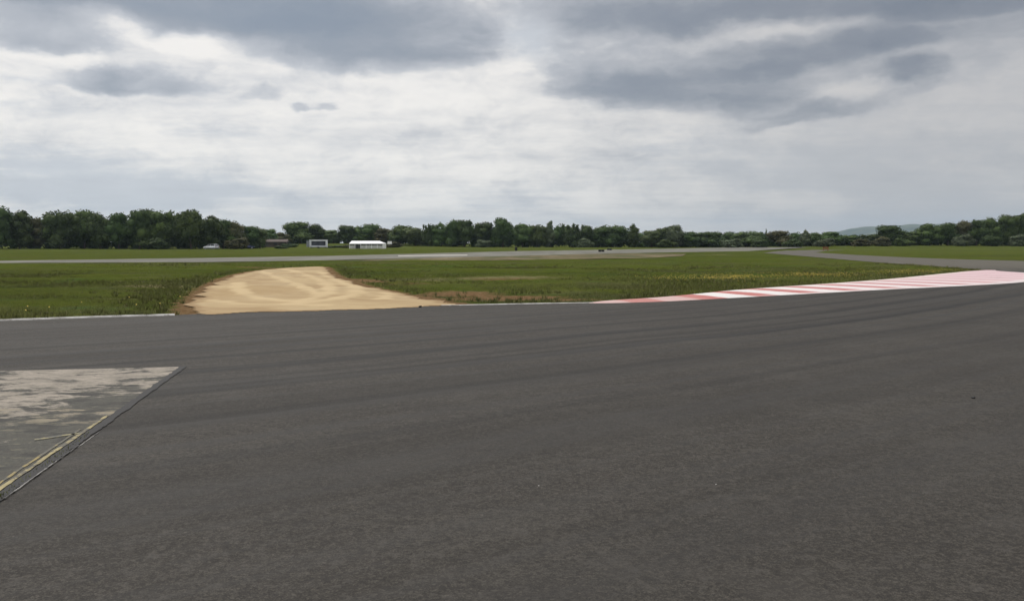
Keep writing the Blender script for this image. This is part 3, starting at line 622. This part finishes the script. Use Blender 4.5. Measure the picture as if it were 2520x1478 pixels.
def crown_lumps(kind, r):                   # unit tree: height 1, width about 1
    L = []
    if kind == 'round':
        for i in range(15):
            z = r.uniform(.22, .88); w_ = .42 * math.sqrt(max(.05, 1 - ((z - .5) / .52) ** 2)); a = r.uniform(0, 6.28); q = w_ * r.uniform(.35, .85); s = r.uniform(.13, .21)
            L.append((q * math.cos(a), q * math.sin(a), z, s * 1.15, s * 1.15, s * .95))
        L.append((0, 0, .5, .34, .34, .36)); L.append((r.uniform(-.1, .1), 0, .86, .2, .2, .13))
    elif kind == 'broad':
        for i in range(18):
            z = r.uniform(.2, .84); w_ = .5 * math.sqrt(max(.05, 1 - ((z - .42) / .56) ** 2)); a = r.uniform(0, 6.28); q = w_ * r.uniform(.3, .85); s = r.uniform(.12, .2)
            L.append((q * math.cos(a), q * math.sin(a), z, s * 1.05, s * 1.05, s * 1.15))
        L.append((0, 0, .42, .42, .38, .32)); L.append((-.24, .1, .76, .17, .17, .2)); L.append((.2, 0, .82, .15, .15, .17)); L.append((0, -.1, .8, .14, .14, .19))
    elif kind == 'column':
        for i in range(12):
            z = .12 + .84 * i / 11; s = .34 * math.sin(math.pi * (.12 + .80 * i / 11)) ** .6
            L.append((r.uniform(-.14, .14), r.uniform(-.14, .14), z, s, s, .09))
    elif kind == 'spiky':
        for i in range(16):
            z = r.uniform(.15, .7); a = r.uniform(0, 6.28); q = r.uniform(.1, .36); s = r.uniform(.1, .2)
            L.append((q * math.cos(a), q * math.sin(a), z, s, s, s * .8))
        for i in range(5): L.append((-.36 + .18 * i + r.uniform(-.05, .05), r.uniform(-.1, .1), r.uniform(.76, .9), .07, .07, .11))
        L.append((0, 0, .4, .34, .34, .3))
    elif kind == 'conifer':
        for i in range(9):
            z = .14 + .82 * i / 8; s = .42 * (1 - i / 8) + .05
            L.append((r.uniform(-.04, .04), r.uniform(-.04, .04), z, s, s, .08))
    elif kind == 'bush':
        for i in range(14):
            z = r.uniform(.12, .8); w_ = .46 * math.sqrt(max(.05, 1 - ((z - .25) / .72) ** 2)); a = r.uniform(0, 6.28); q = w_ * r.uniform(.3, .9); s = r.uniform(.14, .22)
            L.append((q * math.cos(a), q * math.sin(a), z, s * 1.1, s * 1.1, s))
        L.append((0, 0, .35, .4, .4, .36))
    return L
def trunk_mesh(name, kind, r):
    bm = bmesh.new(); th = {'bush': .35, 'conifer': .8}.get(kind, .62)
    pts = [(r.uniform(-.015, .015) * i, r.uniform(-.015, .015) * i, th * i / 5 - .02) for i in range(6)]
    add_tube(bm, pts, [.034 - .0045 * i for i in range(6)])
    for i in range(5):
        a = i * 1.26 + r.uniform(-.3, .3); z = th * r.uniform(.4, .8); q = {'column': .12, 'conifer': .12}.get(kind, .27)
        add_tube(bm, [(0, 0, z), (q * .5 * math.cos(a), q * .5 * math.sin(a), z + .09), (q * math.cos(a), q * math.sin(a), z + .2)], [.014, .010, .005], 5)
    me = bpy.data.meshes.new(name); bm.to_mesh(me); bm.free(); me.materials.append(BARK); return me
VAR = {}
for kind, cnt in (('round', 6), ('broad', 4), ('column', 2), ('spiky', 2), ('conifer', 1), ('bush', 4)):
    for j in range(cnt):
        rr = np.random.default_rng(100 + len(VAR) * 13 + j)
        V, F = lump_leaves(crown_lumps(kind, rr), 5200 if kind != 'bush' else 4200, .030 if kind != 'bush' else .045, rr)
        me = mesh_np('crown', V, F); me.materials.append(LEAF['dark'])
        VAR.setdefault(kind, []).append((me, trunk_mesh('trunk', kind, rr)))
cnt = {}
def tree(dx, top, wid, Y, kind, leaf, label, base=None, name='tree', cat='tree', group='trees along the edge of the airfield'):
    x = at(dx, 600, Y)[0]; zb = ztf(x, Y) - .05; zt_ = at(dx, top, Y)[2]
    h = zt_ - zb; wm = wid * .40635 / FPX * Y * 1.18
    i = cnt.get(kind, 0); cnt[kind] = i + 1; cm, tm = VAR[kind][i % len(VAR[kind])]
    o = empty(name, (x, Y, zb), random.uniform(0, 6.28), label, cat, group); o.scale = (wm, wm, h)
    c = link('crown', cm, None, o); c.material_slots[0].link = 'OBJECT'; c.material_slots[0].material = LEAF[leaf]
    link('trunk', tm, None, o)
    return o
T = [
 (-4, 514, 74, 248, 'round', 'dark', 'dark round tree cut by the left edge of the photo'),
 (48, 518, 72, 252, 'round', 'dark', 'dark domed tree, second from the left edge, before the brownish dip'),
 (98, 534, 56, 256, 'round', 'bronze', 'lower brownish tree in the dip, third from the left edge'),
 (148, 517, 86, 250, 'broad', 'dark', 'wide dark tree just right of the first dip in the left wood'),
 (208, 515, 66, 254, 'round', 'mid', 'tall tree with a small peaked top between two wide dark crowns, left wood'),
 (246, 527, 60, 250, 'round', 'dark', 'tree sloping down to the sharp V notch of the left wood, on its left side'),
 (293, 524, 62, 252, 'round', 'dark', 'separate domed tree just right of the sharp V notch in the left wood'),
 (343, 519, 62, 250, 'round', 'dark', 'dark tree beside the domed one right of the V notch'),
 (396, 516, 88, 252, 'broad', 'mid', 'broad tree with a long level top, middle of the left wood'),
 (470, 515, 74, 250, 'round', 'mid', 'tall blocky tree standing highest above the silver car'),
 (518, 529, 60, 253, 'round', 'dark', 'dark tree directly behind the silver car'),
 (550, 539, 58, 256, 'round', 'dark', 'tree on the falling skyline midway between silver car and blue car'),
 (582, 547, 54, 258, 'round', 'bronze', 'brownish tree left of the blue car on the falling skyline'),
 (612, 556, 50, 262, 'round', 'dark', 'tree directly behind the dark blue car'),
 (640, 563, 46, 266, 'round', 'pale', 'pale small tree at the low end of the left wood above the brown hut'),
 (664, 563, 44, 318, 'round', 'mid', 'small twin topped tree behind the brown hut'),
 (694, 571, 46, 330, 'round', 'bronze', 'low dull tree in the skyline gap right of the hut'),
 (740, 545, 82, 345, 'round', 'mid', 'large domed tree left of and above the big screen'),
 (782, 553, 56, 347, 'round', 'dark', 'dark round tree straight behind the big screen'),
 (821, 566, 48, 344, 'round', 'pale', 'low light green tree between big screen and white marquee'),
 (856, 556, 46, 342, 'round', 'dark', 'dark round tree at the left end of the marquee roof'),
 (904, 553, 72, 346, 'broad', 'mid', 'broad tree rising behind the middle of the white marquee'),
 (944, 561, 50, 340, 'round', 'bronze', 'dull brown tree behind the right end of the marquee'),
 (986, 553, 72, 326, 'round', 'mid', 'first full green tree right of the marquee'),
 (1022, 560, 56, 322, 'round', 'pale', 'pale lower tree, second right of the marquee'),
 (1053, 547, 36, 318, 'spiky', 'dark', 'spiky topped narrow tree before the central skyline rises'),
 (1086, 546, 56, 318, 'spiky', 'mid', 'loose feathery tree just right of the spiky narrow one'),
 (1114, 543, 44, 316, 'round', 'dark', 'left one of the dark twin crowns in the central wood'),
 (1144, 541, 50, 316, 'round', 'dark', 'right one of the dark twin crowns in the central wood'),
 (1188, 549, 56, 316, 'round', 'dark', 'low dark tree left of the tallest central dome'),
 (1237, 535, 62, 314, 'round', 'dark', 'tallest domed tree of the central wood'),
 (1286, 549, 58, 314, 'round', 'mid', 'bright green tree just right of the tallest central dome'),
 (1322, 553, 50, 314, 'broad', 'mid', 'green tree left of the slender isolated tree'),
 (1354, 545, 26, 314, 'column', 'grey', 'slender wispy tree standing alone in a skyline gap'),
 (1408, 546, 62, 314, 'spiky', 'dark', 'broad rough topped dark tree right of the slender wispy tree'),
 (1442, 554, 46, 314, 'round', 'dark', 'right shoulder of the rough topped dark trees'),
 (1472, 561, 46, 314, 'round', 'mid', 'low tree in the dip before the level crowned tree'),
 (1508, 553, 78, 312, 'broad', 'dark', 'wide tree with an evenly curved top left of the square column tree'),
 (1557, 553, 32, 310, 'column', 'mid', 'square column shaped tree beside a deep skyline dip'),
 (1602, 567, 54, 308, 'round', 'pale', 'light olive tree in the deep dip right of the column tree'),
 (1630, 562, 44, 308, 'round', 'mid', 'small dome between the deep dip and the tall leafy tree'),
 (1659, 553, 54, 306, 'round', 'grey', 'tall grey green leafy tree, last high crown before the skyline drops'),
 (1700, 569, 50, 306, 'round', 'dark', 'low tree right after the last high grey green crown'),
 (1744, 569, 70, 306, 'broad', 'dark', 'long low dark tree with a flat top, near the right end of the runway'),
 (1792, 572, 58, 308, 'broad', 'dark', 'second flat topped dark tree left of the light green one'),
 (1838, 569, 76, 306, 'broad', 'pale', 'wide light green tree left of the little pointed conifer'),
 (1885, 563, 15, 316, 'conifer', 'dark', 'little pointed dark conifer poking above the skyline'),
 (1922, 567, 68, 306, 'round', 'bronze', 'rounded brown green tree right of the little conifer'),
 (1980, 564, 34, 304, 'spiky', 'grey', 'narrow pale feathery tree left of the orange barrier'),
 (2010, 573, 44, 304, 'round', 'mid', 'low tree behind and left of the orange barrier'),
 (2044, 570, 54, 304, 'round', 'mid', 'round tree right above the orange barrier'),
 (2094, 577, 58, 306, 'broad', 'mid', 'low green tree at the left foot of the distant hill'),
 (2138, 576, 56, 304, 'broad', 'dark', 'low dark tree in front of the distant blue hill'),
 (2190, 556, 66, 302, 'round', 'dark', 'dark domed tree standing in front of the distant hill'),
 (2240, 569, 56, 304, 'round', 'mid', 'tree in the dip between the domed tree and the right wood'),
 (2288, 549, 64, 302, 'round', 'mid', 'first high tree of the right wood, beside the hill'),
 (2332, 547, 58, 302, 'round', 'dark', 'second high tree of the right wood'),
 (2368, 545, 52, 302, 'round', 'bronze', 'brownish tree in the middle of the right wood'),
 (2402, 541, 54, 300, 'round', 'dark', 'dark peaked tree in the middle of the right wood'),
 (2446, 539, 64, 300, 'broad', 'mid', 'broad green tree, third from the right edge'),
 (2486, 532, 58, 298, 'round', 'mid', 'tall tree second from the right edge'),
 (2522, 524, 66, 298, 'round', 'dark', 'tallest tree of the right wood, cut by the right edge'),
]
for t_ in T: tree(*t_)
B = [
 (690, 604.5, 30, 258, 'bush', 'dark', 'dark round bush alone on the grass between blue car and big screen', 'bush'),
 (712, 598, 40, 300, 'bush', 'dark', 'dark bush at the right end of the brown hut', 'bush'),
 (828, 603.5, 46, 286, 'bush', 'dark', 'long low dark hedge between big screen and marquee', 'hedge'),
 (853, 601, 22, 280, 'bush', 'bronze', 'brownish low bush at the left end of the marquee', 'bush'),
 (968, 595, 40, 296, 'bush', 'bronze', 'brown bush behind the little white board', 'bush'),
 (1800, 583, 48, 288, 'bush', 'grey', 'grey green rounded willow bush in front of the light green tree', 'bush'),
 (1870, 588, 42, 290, 'bush', 'dark', 'dark low bush under the little conifer', 'bush'),
 (1950, 586, 40, 290, 'bush', 'dark', 'dark low bush near the bend of the right road', 'bush'),
 (2030, 586, 46, 292, 'bush', 'grey', 'grey green bush behind the orange barrier', 'bush'),
 (2120, 585, 40, 290, 'bush', 'bronze', 'brown bush below the left end of the hill', 'bush'),
 (2170, 581, 42, 290, 'bush', 'bronze', 'dark brown bush below the domed tree', 'bush'),
 (2222, 583, 40, 290, 'bush', 'mid', 'dull green bush right of the domed tree', 'bush'),
 (2372, 576, 42, 286, 'bush', 'grey', 'pale green bush at the foot of the right wood', 'bush'),
 (2440, 574, 44, 286, 'bush', 'dark', 'dark bush at the foot of the right wood, second from the right', 'bush'),
 (2506, 575, 42, 286, 'bush', 'grey', 'grey bush at the foot of the right wood, at the right edge', 'bush'),
 (380, 580, 60, 244, 'bush', 'dark', 'low dark bush under the broad level topped tree', 'bush'),
 (585, 585, 50, 250, 'bush', 'bronze', 'brown green bush behind the gap between the two cars', 'bush'),
 (1190, 586, 34, 308, 'bush', 'grey', 'small grey green bush under the low dark central tree', 'bush'),
 (1440, 585, 38, 306, 'bush', 'grey', 'pale bush under the rough topped dark trees', 'bush'),
 (1640, 586, 40, 300, 'bush', 'mid', 'olive bush under the tall leafy grey green tree', 'bush'),
]
for dx, top, wd, Y, kd_, lf, lb, ct in B: tree(dx, top, wd, Y, kd_, lf, lb, name=ct, cat=ct, group='bushes along the edge of the airfield')
# the wood's dim interior: understorey behind the trees one can tell apart
prof = sorted((t_[0], t_[1], t_[3]) for t_ in T)
px = np.array([q[0] for q in prof], float); pt = np.array([q[1] for q in prof], float); pY = np.array([q[2] for q in prof], float)
lum = []; rr = np.random.default_rng(77)
for dxx in np.arange(-160, 2690, 12.0):
    Y = np.interp(dxx, px, pY) + rr.uniform(6, 16); near = pt[np.abs(px - dxx) < 38] if (np.abs(px - dxx) < 38).any() else np.array([np.interp(dxx, px, pt)])
    top = near.max() + rr.uniform(2, 8); x = at(dxx, 600, Y)[0]; zb = ztf(x, Y); zt_ = at(dxx, top, Y)[2]; h = max(2.0, zt_ - zb)
    if dxx < 0 or dxx > 2520: h *= 1.15
    for f_ in (.2, .45, .68): lum.append((x + rr.uniform(-1.2, 1.2), Y + rr.uniform(-2, 2), zb + h * (f_ + rr.uniform(-.06, .06)), rr.uniform(1.6, 2.4), 2.2, h * rr.uniform(.2, .3)))
V, F = lump_leaves(lum, 26, .42, rr)
me = mesh_np('woodland', V, F)
tag(link('woodland', me, LEAF['dark']), 'dense dark understorey filling in behind the trees', 'woodland', kind='stuff')

# ------------------------------------------------------------------ distant hill
def hill_fn(k, b):
    p = k.pos(); n = k.noise(p, .005, 5, .6); k.put(b.inputs['Base Color'], k.mix(k.mr(n, .42, .58), (.030, .046, .022), (.085, .10, .045)))
HY = 6400
hx = np.linspace(at(1990, 600, HY)[0], at(2760, 600, HY)[0], 90); hy = np.linspace(HY - 800, HY + 1300, 40)
HX, HYY = np.meshgrid(hx, hy)
sky_h = np.interp(HX, [at(q, 600, HY)[0] for q in (1990, 2070, 2110, 2160, 2200, 2270, 2330, 2500, 2760)], [at(2100, q, HY)[2] for q in (612, 578, 566, 557, 556, 553, 555, 562, 612)])
HZ = np.maximum(sky_h, 0) * np.clip(1 - ((HYY - HY) / 1400) ** 2, 0, 1) + vnoise(HX, HYY, 55, 41) * 14 * (sky_h > 45) - 3
I = np.arange(HX.size).reshape(HX.shape); F = np.stack([I[:-1, :-1], I[:-1, 1:], I[1:, 1:], I[1:, :-1]], -1).reshape(-1, 4)
tag(link('hill', mesh_np('hill', np.stack([HX, HYY, HZ], -1).reshape(-1, 3), F, True), mat('wooded_hill', hill_fn, rough=.95, spec=.05)), kind='structure')

# ------------------------------------------------------------------ cars
GLASS = mat('car_glass', None, (.02, .025, .03), .08, .6); TYRE = simple('tyre_rubber', (.025, .025, .026), .8, .3); RIM = simple('rim_metal', (.45, .46, .48), .35, .5, .7)
LAMP = mat('lamp_lens', None, (.6, .6, .62), .12, .6); REDL = mat('tail_lens', None, (.35, .02, .02), .2, .5); PLATE = simple('plate', (.7, .68, .55), .5)
def prism(bm, prof_, y0, y1, inset=0.0):
    ca = sum(p[0] for p in prof_) / len(prof_)
    A = [bm.verts.new((p[0], y0 + inset * max(0, (p[1] - .75)) , p[1])) for p in prof_]; Bv = [bm.verts.new((p[0], y1 - inset * max(0, (p[1] - .75)), p[1])) for p in prof_]
    n_ = len(prof_)
    for i in range(n_): bm.faces.new((A[i], A[(i + 1) % n_], Bv[(i + 1) % n_], Bv[i]))
    bm.faces.new(A[::-1]); bm.faces.new(Bv)
def car(x, y, rz, paint, label):
    o = empty('parked_car', (x, y, ztf(x, y) + .02), rz, label, 'car', 'cars parked by the left wood')
    bm = bmesh.new()
    low = [(-2.05, .32), (-2.08, .6), (-2.02, .86), (-1.9, .93), (.95, .93), (1.75, .80), (2.02, .66), (2.06, .36), (1.75, .22), (-1.8, .22)]
    prism(bm, low, -.85, .85); bmesh.ops.bevel(bm, geom=list(bm.edges), offset=.05, segments=2, affect='EDGES'); from_bm('body', bm, paint, o, True)
    bm = bmesh.new(); cab = [(-1.92, .92), (-1.62, 1.36), (-1.25, 1.46), (-.1, 1.47), (.25, 1.40), (1.05, .92)]
    prism(bm, cab, -.82, .82, .26); from_bm('window', bm, GLASS, o)
    bm = bmesh.new(); prism(bm, [(-1.62, 1.375), (-1.25, 1.475), (-.1, 1.49), (.27, 1.41), (.2, 1.39), (-.1, 1.45), (-1.25, 1.44)], -.66, .66)
    for s in (-1, 1):
        for xa, za, xb, zb_ in ((-1.9, .93, -1.6, 1.39), (-.35, .93, -.35, 1.46), (1.02, .94, .27, 1.41)):
            add_tube(bm, [(xa, s * .80, za), (xb, s * .665, zb_)], [.045, .04], 6)
    from_bm('roof', bm, paint, o, False)
    for sx_ in (-1.3, 1.28):
        for s in (-1, 1):
            bm = bmesh.new(); add_torus(bm, (sx_, s * .80, .31), .235, .085, 'Y'); wh = from_bm('wheel', bm, TYRE, o, True)
            bm = bmesh.new(); add_cyl(bm, (sx_, s * .82, .31), .19, .1, 'Y'); from_bm('rim', bm, RIM, wh)
    for s in (-1, 1):
        bm = bmesh.new(); add_box(bm, (1.98, s * .62, .68), (.12, .34, .13), 0, .03); from_bm('headlight', bm, LAMP, o)
        bm = bmesh.new(); add_box(bm, (-2.03, s * .66, .78), (.1, .22, .2), 0, .02); from_bm('tail_light', bm, REDL, o)
        bm = bmesh.new(); add_box(bm, (.78, s * .93, 1.0), (.12, .18, .12), 0, .03); from_bm('mirror', bm, paint, o)
    bm = bmesh.new(); add_box(bm, (2.06, 0, .42), (.03, .5, .11)); from_bm('number_plate', bm, PLATE, o)
    return o
p = at(520, 600, 238); car(p[0], 238, R(158), mat('silver_paint', None, (.55, .57, .60), .28, .5, .35), 'silver car parked on the grass in front of the left wood')
p = at(608, 600, 256); car(p[0], 256, R(20), mat('blue_paint', None, (.012, .02, .07), .3, .5, .2), 'dark blue car parked beside the wood, right of the silver car')

# ------------------------------------------------------------------ brown hut
HUTW = simple('brown_boards', (.075, .058, .048), .85, .2, scale=1.5); HUTR = simple('felt_roof', (.13, .105, .095), .9, .2, scale=.8); DARKW = mat('dark_opening', None, (.015, .016, .018), .4, .4)
p = at(668, 600, 302); o = empty('hut', (p[0], 302, ztf(p[0], 302)), R(6), 'long low brown hut with a shallow roof at the edge of the wood', 'hut')
bm = bmesh.new(); add_box(bm, (0, 0, .95), (10.5, 3.6, 1.9)); from_bm('wall', bm, HUTW, o)
bm = bmesh.new()
v = [bm.verts.new(q) for q in ((-5.6, -2.2, 1.9), (5.6, -2.2, 1.9), (5.6, 2.2, 1.9), (-5.6, 2.2, 1.9), (-5.6, 0, 2.75), (5.6, 0, 2.75))]
for f_ in ((0, 1, 5, 4), (2, 3, 4, 5), (0, 4, 3), (1, 2, 5), (3, 2, 1, 0)): bm.faces.new([v[i] for i in f_])
from_bm('roof', bm, HUTR, o)
for xx in (-3.6, 1.6, 3.8):
    bm = bmesh.new(); add_box(bm, (xx, -1.81, 1.15), (1.1, .06, .7)); from_bm('window', bm, DARKW, o)
bm = bmesh.new(); add_box(bm, (-1.2, -1.82, .9), (.95, .07, 1.8)); from_bm('door', bm, simple('door_paint', (.05, .045, .04), .7), o)

# ------------------------------------------------------------------ big screen on a trailer
WHT = simple('white_metal', (.68, .70, .72), .45, .4, scale=1.5); STEEL = simple('dark_steel', (.06, .062, .065), .5, .4)
def scr_fn(k, b):
    t = k.n.new('ShaderNodeTexCoord').outputs['Object']; n = k.noise(t, .8, 3)
    k.put(b.inputs['Base Color'], k.mix(k.mr(n, .35, .65), (.018, .022, .034), (.055, .062, .08)))
SCR = mat('screen_face', scr_fn, rough=.35, spec=.4)
SY_ = 280; p = at(784, 600, SY_); zb = ztf(p[0], SY_)
o = empty('big_screen', (p[0], SY_, zb), R(4), 'big outdoor screen with a pale frame on a trailer left of the marquee', 'screen')
z0 = at(784, 608.5, SY_)[2] - zb; z1 = at(784, 589.5, SY_)[2] - zb; Wd = 44 * .40635 / FPX * SY_ ; zc = (z0 + z1) / 2; hh = z1 - z0
bm = bmesh.new()
for s in (-1, 1): add_box(bm, (s * (Wd / 2 - .3), 0, zc), (.6, .55, hh))
add_box(bm, (0, 0, z1 - .22), (Wd - 1.2, .55, .44)); add_box(bm, (0, 0, z0 + .28), (Wd - 1.2, .55, .56)); add_box(bm, (0, .2, zc), (Wd - 1.2, .12, hh - 1.0)); from_bm('frame', bm, WHT, o)
bm = bmesh.new(); add_box(bm, (0, -.02, zc + .06), (Wd - 1.2, .2, hh - 1.0)); from_bm('display', bm, SCR, o)
bm = bmesh.new(); add_box(bm, (-Wd / 2 - .45, .25, zc - .1), (.85, 1.6, hh * .8), 0, .05); from_bm('side_cabinet', bm, simple('grey_cabinet', (.24, .26, .27), .6), o)
bm = bmesh.new(); add_box(bm, (0, 0, max(.35, z0 - .12)), (Wd * .9, 1.7, .2)); add_box(bm, (Wd * .45 + .7, 0, .45), (1.5, .12, .1)); from_bm('trailer_bed', bm, STEEL, o)
for s in (-1, 1):
    for q in (-.75, .75):
        bm = bmesh.new(); add_box(bm, (s * Wd * .38, q, .14), (.12, .12, .4)); add_box(bm, (s * Wd * .38, q, .03), (.35, .35, .05)); from_bm('leg', bm, STEEL, o)
    bm = bmesh.new(); add_torus(bm, (0, s * .86, .28), .2, .09, 'Y'); from_bm('wheel', bm, TYRE, o, True)

# ------------------------------------------------------------------ marquee
CANV = simple('white_canvas', (.95, .95, .95), .5, .5, var=.02); CLEAR = simple('canvas_wall', (.50, .51, .47), .7, .2, scale=.8)
MY = 268; p = at(905, 600, MY); zb = ztf(p[0], MY)
o = empty('marquee', (p[0], MY, zb), R(-5), 'white marquee with a hipped right roof end and a dark doorway near its left end', 'marquee')
L_ = 84 * .40635 / FPX * MY; He = max(1.6, at(905, 603.5, MY)[2] - zb); Hr = at(905, 592.5, MY)[2] - zb; Wm = 4.2
bm = bmesh.new()
v = [bm.verts.new(q) for q in ((-L_ / 2, -Wm / 2, He), (L_ / 2, -Wm / 2, He), (L_ / 2, Wm / 2, He), (-L_ / 2, Wm / 2, He), (-L_ / 2 + .25, 0, Hr), (L_ / 2 - 1.5, 0, Hr),
                               (-L_ / 2, -Wm / 2, He - .22), (L_ / 2, -Wm / 2, He - .22), (L_ / 2, Wm / 2, He - .22), (-L_ / 2, Wm / 2, He - .22))]
for f_ in ((0, 1, 5, 4), (2, 3, 4, 5), (0, 4, 3), (1, 2, 5), (0, 6, 7, 1), (1, 7, 8, 2), (2, 8, 9, 3), (3, 9, 6, 0)): bm.faces.new([v[i] for i in f_])
from_bm('roof', bm, CANV, o)
nb = 6
for i in range(nb + 1):
    for s in (-1, 1):
        bm = bmesh.new(); add_cyl(bm, (-L_ / 2 + .08 + (L_ - .16) * i / nb, s * (Wm / 2 - .07), (He - .1) / 2), .075, He - .1, seg=10); from_bm('pole', bm, CANV, o)
for i in range(nb):
    xx = -L_ / 2 + L_ * (i + .5) / nb
    if i == 1: continue
    bm = bmesh.new(); add_box(bm, (xx, -Wm / 2 + .07, .5), (L_ / nb - .18, .03, 1.0)); from_bm('wall_panel', bm, CLEAR, o)
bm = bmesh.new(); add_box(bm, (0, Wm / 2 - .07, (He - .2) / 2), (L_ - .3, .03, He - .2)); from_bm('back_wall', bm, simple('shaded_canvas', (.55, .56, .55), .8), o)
for s in (-1, 1):
    bm = bmesh.new(); add_box(bm, (s * (L_ / 2 - .05), 0, (He - .2) / 2), (.03, Wm - .35, He - .2)); from_bm('end_wall', bm, CANV, o)

# ------------------------------------------------------------------ small things far out
p = at(959, 600, 285); o = empty('notice_board', (p[0], 285, ztf(p[0], 285)), R(5), 'little white board on two posts right of the marquee', 'board')
bm = bmesh.new(); add_box(bm, (0, 0, 1.75), (1.4, .06, .9)); from_bm('panel', bm, CANV, o)
for s in (-1, 1):
    bm = bmesh.new(); add_box(bm, (s * .5, .06, .85), (.07, .06, 1.8)); from_bm('post', bm, STEEL, o)
def tyre_stack(dx, Y, n_, cols, label):
    p = at(dx, 600, Y); o = empty('tyre_stack', (p[0], Y, ztf(p[0], Y) + .03), random.uniform(0, 3), label, 'tyre stack', 'dark tyre stacks along the runway')
    for c_ in range(cols):
        for i in range(n_):
            bm = bmesh.new(); add_torus(bm, ((c_ - (cols - 1) / 2) * .66, random.uniform(-.03, .03), .11 + .2 * i), .22, .11); from_bm('tyre', bm, TYRE, o, True)
    return o
tyre_stack(1270, 205, 4, 1, 'tall dark tyre stack on the runway edge below the central wood')
tyre_stack(1480, 178, 2, 2, 'low dark pair of tyre columns at the edge of the dry verge')
tyre_stack(1500, 218, 2, 2, 'distant dark pair of tyre columns on the far side of the runway')
ORG = simple('orange_plastic', (.24, .095, .045), .5, .3)
p = at(2032, 600, 205); o = empty('traffic_barrier', (p[0], 205, ztf(p[0], 205)), R(-12), 'orange plastic barrier beside the right road', 'barrier')
bm = bmesh.new(); add_box(bm, (0, 0, .72), (1.3, .12, .34), 0, .03); add_box(bm, (0, 0, .32), (1.3, .1, .2), 0, .03); from_bm('panel', bm, ORG, o)
for s in (-1, 1):
    bm = bmesh.new(); add_box(bm, (s * .52, 0, .45), (.1, .14, .95)); add_box(bm, (s * .52, 0, .03), (.16, .6, .07)); from_bm('foot', bm, ORG, o)
# crumbs lying about
def crumb(name, dx, dy, s, m, label, cat, flat_=.5):
    x, y = g(dx, dy); bm = bmesh.new(); bmesh.ops.create_icosphere(bm, subdivisions=2, radius=1.0)
    for v in bm.verts: v.co *= random.uniform(.75, 1.2); v.co.x *= s * 1.5; v.co.y *= s; v.co.z *= s * flat_
    ob = from_bm(name, bm, m); ob.location = (x, y, .014 + s * flat_ * .75); ob.rotation_euler.z = random.uniform(0, 3); return tag(ob, label, cat)
crumb('rubber_scrap', 2395, 982, .024, TYRE, 'dark scrap of rubber alone on the asphalt at the right', 'rubber scrap', .4)
crumb('dirt_clod', 1034, 757, .035, simple('dark_earth', (.03, .025, .02), .95), 'dark clod of earth on the track edge by the sand tip', 'dirt clod', .8)
PEB = simple('pale_stone', (.42, .40, .37), .8)
crumb('pebble', 1326, 1200, .0045, PEB, 'pale pebble on the bare asphalt near the middle of the photo', 'pebble', .7)
crumb('pebble', 1762, 1197, .005, PEB, 'pale pebble on the bare asphalt right of the middle', 'pebble', .7)

# ------------------------------------------------------------------ haze
bm = bmesh.new(); add_box(bm, (0, 0, 118.0), (18400, 18400, 242.0))
def haze_mat():
    m = bpy.data.materials.new('haze'); m.use_nodes = True; nt = m.node_tree; nt.nodes.clear()
    o_ = nt.nodes.new('ShaderNodeOutputMaterial'); v_ = nt.nodes.new('ShaderNodeVolumePrincipled')
    v_.inputs['Color'].default_value = (.66, .83, 1.0, 1); v_.inputs['Density'].default_value = .000085; v_.inputs['Anisotropy'].default_value = .2
    nt.links.new(v_.outputs[0], o_.inputs['Volume']); return m
tag(from_bm('haze', bm, haze_mat()), kind='stuff')
